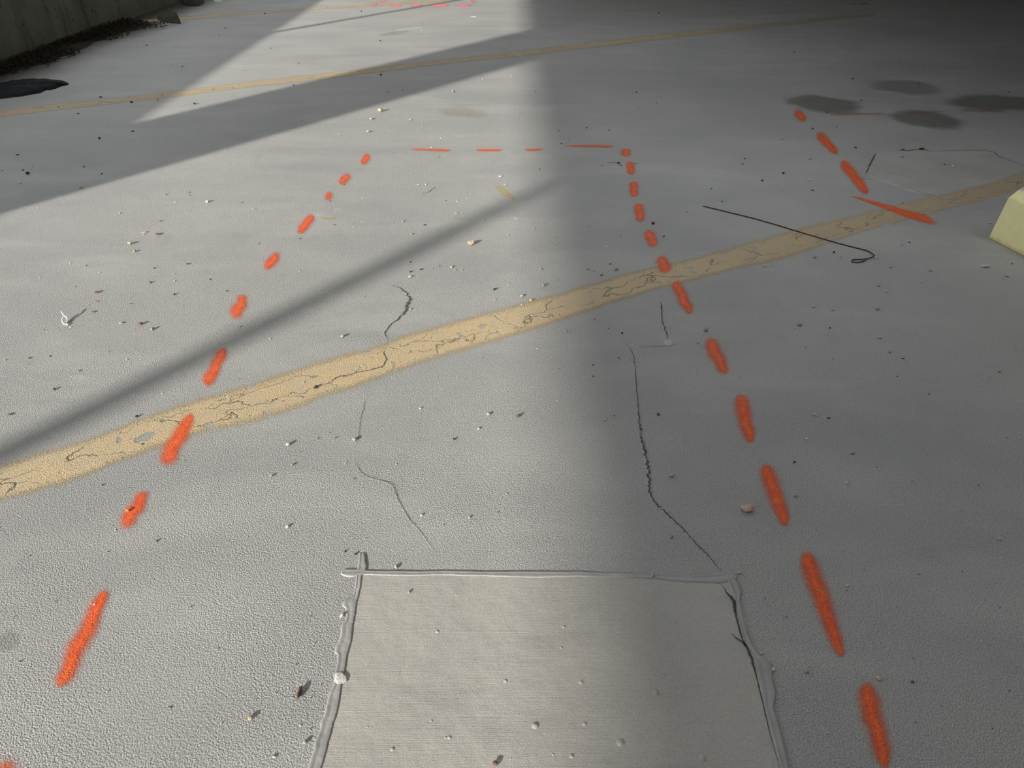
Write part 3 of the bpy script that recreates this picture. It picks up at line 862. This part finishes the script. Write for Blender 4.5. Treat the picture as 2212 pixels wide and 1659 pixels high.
tag(lumpy('debris_heap', [(388,2),(400,-5),(425,-8),(440,0),(440,8),(430,13),(412,14),(396,11)], M_LITTER, .075, 7.1, 60), 'small dark heap of debris by the wall at the top left', 'rubble')
M_FOAM = mat_rock('white_foam', col(.62,.62,.58), col(.72,.72,.68), sc_=30)
tag(lumpy('foam_scrap', [(458,-4),(470,-8),(484,-6),(484,1),(476,3.5),(464,3)], M_FOAM, .07, 1.0, 6), 'pale scrap cut off by the top edge of the photo, near the debris heap', 'litter')

# --- loose stones and crumbs: (u, v, px, colour, shape); shape r round, l long, f flat flake
ST_LIST = '''
420 225 7 dark r|287 284 8 dark l|215 300 7 dark r|38 335 9 brown l|60 376 10 dark r|50 368 5 dark r|5 369 6 dark l|220 376 5 dark r|181 361 5 dark r|175 406 9 pink l|169 246 8 dark l|218 211 10 dark l|285 222 7 dark r
429 282 4 white r|448 437 9 white r|378 438 7 pink l|409 416 4 brown r|410 422 4 brown r|523 438 4 brown r|572 31 5 dark r|822 241 13 tan r|795 286 8 tan r|823 163 6 dark r|821 89 5 dark r|781 25 4 dark r|838 199 8 grey l|978 199 6 grey r
1024 37 16 white f|802 258 7 tan r|886 260 6 tan r|1081 382 11 white l|1091 399 8 tan l|783 428 9 white f|946 340 5 tan r|932 319 7 white l|920 399 5 white r|903 399 4 white r|1009 429 7 white f|987 436 4 white r|713 435 4 dark r|952 299 4 white r
733 290 4 white r|743 399 5 dark l|635 185 5 dark r|1423 29 5 dark r|1369 136 4 white r|1137 202 4 white r|1157 198 5 dark l|1375 200 4 dark r|1418 223 4 dark r|1692 239 7 white l|1176 264 4 white r|1207 283 6 dark l|1185 282 5 grey r|1316 282 4 dark r|1267 277 5 dark r
1373 353 10 white l|1336 353 7 dark r|1301 358 5 grey r|1213 311 5 dark r|1165 366 4 brown r|1159 393 3 white r|1486 399 5 white r|1646 391 6 dark r|1692 375 7 dark r|1604 355 5 dark r|1609 343 5 brown r|1688 413 4 tan r|1560 436 5 dark r|1537 408 4 dark r
1842 171 7 dark l|1724 285 5 white r|1755 279 6 dark r|1878 284 3 tan r|1802 208 4 white r|1860 218 5 dark r|1749 344 7 tan r|1747 391 7 white r|1756 412 8 brown l|1951 324 9 dark l|1991 323 16 dark l|1949 340 7 brown l|1924 371 6 white r|2058 360 6 white r|2040 356 5 dark r|1848 320 6 dark r
348 478 8 brown l|311 503 12 tan l|341 507 14 brown l|281 528 11 tan r|291 544 8 grey r|259 461 5 white r|211 632 14 brown l|211 651 7 brown l|190 659 6 grey l|202 674 11 brown l|261 699 12 tan l|304 701 11 brown r|330 712 10 tan r|374 592 7 tan l|377 607 5 yellow r|325 611 7 brown r
333 580 5 dark r|406 571 9 dark l|454 604 5 dark r|490 629 5 dark r|377 637 6 dark r|214 589 6 tan l|548 452 8 tan l|560 527 4 dark r|187 574 4 brown r|64 774 8 dark l|108 770 5 dark r|233 761 8 tan l|172 801 7 dark l|118 842 8 dark r|60 788 4 grey r|152 707 7 yellow l|583 732 5 white r|34 739 4 dark l
780 479 7 white f|764 491 4 white r|871 479 6 tan r|917 487 6 brown r|889 507 6 tan r|972 510 9 tan l|1018 528 17 tan r|985 461 9 grey l|1115 472 11 white f|1097 508 5 yellow r|886 599 8 tan r|887 588 6 dark r|909 583 6 dark r|937 580 3 dark r|950 575 4 dark r|975 578 7 tan r|983 584 5 tan r|998 584 5 tan r|1010 584 4 tan r
886 669 6 tan r|740 728 10 grey r|1068 626 8 dark r|1069 647 5 grey r|1098 616 4 pink r|647 587 4 tan r|682 838 11 dark r|722 486 7 brown l|1147 650 8 yellow r|1127 641 9 tan r|1127 659 5 white r|1174 618 11 tan r|1168 583 7 tan r|1270 582 9 tan l|1318 571 7 tan r|1331 583 10 grey r|1299 595 8 grey r|1283 586 5 tan r
1313 533 13 white f|1410 484 8 dark r|1433 511 8 grey r|1391 647 4 white r|1524 714 13 grey r|1507 742 6 grey r|1224 716 6 grey r|1230 716 6 grey r|1160 753 4 white r|1281 789 5 dark r|1344 721 6 dark r|1262 792 4 tan r|1284 690 6 grey r|1252 676 4 white r|1651 576 8 white r|1154 494 5 tan r|1161 474 4 white r
1816 556 6 yellow r|1801 546 6 dark r|1759 557 8 grey r|1891 558 7 white r|1923 578 6 tan r|2009 585 11 yellow l|1947 530 5 blue r|1962 523 8 blue r|2070 530 7 white l|2138 483 6 white r|2175 598 11 grey l|2208 603 4 white r|1898 618 10 tan l|1915 631 6 white r|1991 610 5 white r|1757 664 8 white r|1798 670 8 grey r|1895 668 10 blue r
1726 703 12 blue r|1717 709 6 white r|1792 709 5 dark r|2121 682 5 white r|2113 656 5 white r|1866 688 4 white r|1900 731 12 pink l|1981 733 4 white r|1951 775 9 dark l|1957 778 5 pink r|2158 803 8 tan r|2136 814 5 white r|1921 761 8 grey r|1740 751 6 grey r
22 896 13 brown l|295 901 8 dark r|308 960 9 dark l|351 850 4 white r|222 1048 5 dark r|339 1169 6 dark r|277 1105 11 orange r|249 1146 5 white r|766 951 12 grey r|623 961 12 white r|632 1005 8 grey r|586 1029 8 grey r|621 1139 9 white r|981 950 7 dark r|1034 927 7 white r|1055 896 9 tan r|1119 900 11 brown r
1095 1068 5 tan r|1014 1119 7 tan r|908 883 6 white r|856 1226 10 tan r|768 1198 7 dark r|745 1192 6 brown r|910 1114 7 white r|856 1003 5 white r|1265 858 9 tan l|1281 813 5 dark r|1422 896 9 brown r|1394 926 6 white r|1406 964 7 white l|1307 908 8 grey r|1321 1034 7 white l|1307 1056 4 white r
1451 1029 12 grey r|1614 1103 25 pink r|1640 1092 6 white r|1542 1076 5 white r|1429 1100 6 white r|1441 1105 7 pink r|1450 1161 10 grey r|1426 1170 5 white r|1597 1239 13 tan l|1410 1244 10 grey r|1657 1060 9 white f|1761 897 14 white l|1790 904 9 dark l|1768 918 5 white r|1743 949 7 white r|1840 980 15 grey l
1829 1044 9 pink r|1717 1071 11 blue r|1716 999 7 brown r|1971 1040 8 tan l|1848 1110 4 white r|2201 865 5 white f|2202 948 6 white r|2159 1165 10 pink r|2074 1104 6 grey r|2165 1207 5 white r|1984 1240 10 grey l|1865 1230 6 tan r|365 1530 11 tan l|541 1553 14 tan r|205 1306 6 white r
632 1508 9 white l|739 1332 13 white r|660 1604 12 grey r|592 1635 13 grey l|649 1567 5 white r|670 1576 5 tan r|883 1281 8 grey r|986 1286 6 yellow l|1070 1651 14 brown r|1830 1266 12 white l|1898 1467 13 pink r|1971 1474 9 brown r|1741 1451 13 grey r|1670 1447 11 white r|1644 1412 9 pink r|1697 1332 8 grey r|2120 1384 5 white r|1789 1584 6 pink r|735 1467 30 white r
2128 577 22 white l|1671 1310 4 white r|2077 1262 5 tan r
'''
def stone_mesh(name, mat, seed, kind):
    bm = bmesh.new()
    bmesh.ops.create_icosphere(bm, subdivisions=3, radius=.5)
    sx, sy, sz = {'r': (1, .85, .62), 'l': (1, .42, .30), 'f': (1, .62, .10)}[kind]
    planes = []
    rnd = random.Random(seed*7+3)
    for _ in range(9):
        n = Vector((rnd.gauss(0,1), rnd.gauss(0,1), rnd.gauss(0,1))).normalized(); planes.append((n, rnd.uniform(.30,.42)))
    for v in bm.verts:
        c = v.co
        for n, d in planes:
            k = c.dot(n)
            if k > d: c -= n*(k-d)*.85
        c += c.normalized()*.05*mnoise.noise(c*5+Vector((seed, 0, 0)))
        v.co = Vector((c.x*sx*1.12, c.y*sy*1.12, c.z*sz*1.12))
    mz = min(v.co.z for v in bm.verts)
    for v in bm.verts: v.co.z -= mz
    me = bpy.data.meshes.new(name); bm.to_mesh(me); bm.free()
    me.materials.append(mat)
    return me
SM = {}
def get_mesh(c, k, s):
    key = (c, k, s)
    if key not in SM: SM[key] = stone_mesh('stone_'+c, ROCK[c], s+ord(c[0]), k)
    return SM[key]
LAND = list(DASHES) + [
 (2165,480,'yellow wheel stop'),(1700,492,'rusty wire'),(145,690,'white clip'),(70,190,'black plastic sheet'),(372,44,'concrete chunk'),
 (1395,990,'long dark crack'),(850,1055,'faint winding crack'),(876,660,'curved crack'),(1433,690,'short crack'),
 (2010,370,'angular patch'),(2003,259,'lower oval oil stain'),(1786,226,'left oval oil stain'),(1000,243,'yellowish brown stain'),
 (1140,1500,'middle of the large concrete patch'),(775,1240,'far left corner of the concrete patch'),(1585,1245,'far right corner of the concrete patch'),
 (720,1500,'left sealant bead of the concrete patch'),(1645,1480,'right sealant bead of the concrete patch'),
 (60,1010,'left end of the near yellow line'),(1200,660,'middle of the near yellow line'),(780,800,'cracked part of the near yellow line'),
 (260,210,'left part of the second yellow line'),(1140,112,'middle of the second yellow line'),(1600,62,'right end of the second yellow line'),
 (1175,1240,'far edge of the concrete patch'),(2190,900,'right edge of the photo'),(2190,1300,'lower right edge of the photo'),(10,700,'left edge of the photo'),(10,350,'left edge of the photo near the top'),
 (1100,420,'yellowish scrape'),(690,464,'whitish smears'),(600,50,'left part of the farthest yellow line')]
NAMES = {'tan':'tan','white':'whitish','grey':'grey','dark':'blackish','brown':'dark brown','pink':'pinkish','blue':'bluish','yellow':'yellowish','orange':'orange-painted'}
def where(u, v):
    best = min(LAND, key=lambda l: math.hypot(u-l[0], (v-l[1])*1.3))
    du, dv = u-best[0], v-best[1]
    far = math.hypot(du, dv)
    if far < 28: rel = 'right beside the'
    elif abs(du) > 1.4*abs(dv): rel = 'right of the' if du > 0 else 'left of the'
    elif abs(dv) > 1.4*abs(du): rel = 'below the' if dv > 0 else 'beyond the'
    else: rel = ('lower ' if dv > 0 else 'upper ')+('right of the' if du > 0 else 'left of the')
    return rel+' '+best[2]
stones = []
cnt = 0
for item in ST_LIST.replace('\n', '|').split('|'):
    if not item.strip(): continue
    u, v, s, c, k = item.split(); u, v, s = float(u), float(v), float(s)
    cnt += 1
    word = {'r': 'pebble' if s >= 8 else 'grain', 'l': 'elongated chip' , 'f': 'flat flake'}[k]
    if (u, v) == (1614, 1103): lab = 'largest stone, a pinkish white rock left of the tenth right orange dash'
    elif (u, v) == (735, 1467): lab = 'large lumpy white blob stuck on the left sealant bead'
    elif (u, v) == (2128, 577): lab = 'slim whitish screw-like stick below the yellow wheel stop'
    elif (u, v) == (541, 1553): lab = 'tan stone with a dark shadow, between the left dashes and the patch'
    else:
        size = 'large ' if s >= 14 else ('' if s >= 8 else ('small ' if s >= 5.5 else 'tiny '))
        lab = f'{size}{NAMES[c]} {word} {where(u, v)}'
    stones.append([u, v, s, c, k, lab])
by = {}
for s in stones: by.setdefault(s[5], []).append(s)
for lab, g in by.items():
    if len(g) < 2: continue
    sx = max(q[0] for q in g)-min(q[0] for q in g); sy = max(q[1] for q in g)-min(q[1] for q in g)
    hz = sx >= sy
    g.sort(key=lambda q: q[0] if hz else q[1])
    for i, q in enumerate(g):
        if i == 0: w = 'leftmost ' if hz else 'farthest '
        elif i == len(g)-1: w = 'rightmost ' if hz else 'nearest '
        elif len(g) == 3: w = 'middle '
        else: w = ['second','third','fourth','fifth','sixth'][i-1] + (' from left ' if hz else ' from far end ')
        q[5] = w + q[5]
rnd = random.Random(11)
PATCHZ = lambda u, v: .0013 if (v > 1252 and 775-(v-1240)*.25 < u < 1580+(v-1240)*.27) else 0.0
for i, (u, v, s, c, k, lab) in enumerate(stones):
    me = get_mesh(c, k, i % 4)
    o = bpy.data.objects.new({'r': 'pebble', 'l': 'stone_chip', 'f': 'stone_flake'}[k], me); C.objects.link(o)
    q = px(u, v, s)*(.86 if s < 24 else 1)
    o.scale = (q, q, q*.24 if s == 30 else (q if s > 5 else q*.8))
    o.location = G(u, v) + Vector((0, 0, PATCHZ(u, v)-.0004))
    o.rotation_euler = (0, 0, (rnd.uniform(-.35, .35) if k != 'r' else rnd.uniform(0, 6.28)))
    tag(o, lab, 'pebble', 'loose stones and chips on the floor')
# twig-like brown sliver left of the patch
o = bpy.data.objects.new('bark_sliver', get_mesh('brown', 'l', 2)); C.objects.link(o)
q = px(648, 1496, 30); o.scale = (q, q*.8, q); o.location = G(648, 1497); o.rotation_euler = (0, 0, 1.5)
tag(o, 'long brown bark sliver left of the sealant bead near the bottom', 'bark')
# fine loose grit, countable but all alike
mes = [get_mesh(c, 'r', 1) for c in ('tan', 'white', 'dark', 'grey', 'brown', 'dark', 'white')]
rnd = random.Random(4)
k = 0
while k < 190:
    u, v = rnd.uniform(5, 2207), 60 + 1590*rnd.random()**1.25
    if 760 - (v-1240)*.25 < u < 1600 + (v-1240)*.3 and v > 1225: continue
    p = G(u, v)
    o = bpy.data.objects.new('grit_grain', mes[k % len(mes)]); C.objects.link(o)
    q = px(u, v, rnd.uniform(1.8, 3.6)); o.scale = (q, q, q)
    o.location = p + Vector((0, 0, .0002)); o.rotation_euler = (0, 0, rnd.uniform(0, 6))
    tag(o, 'tiny loose grit grain, barely visible, one of many alike on the grey floor', 'grit', 'tiny grit grains scattered on the floor')
    k += 1
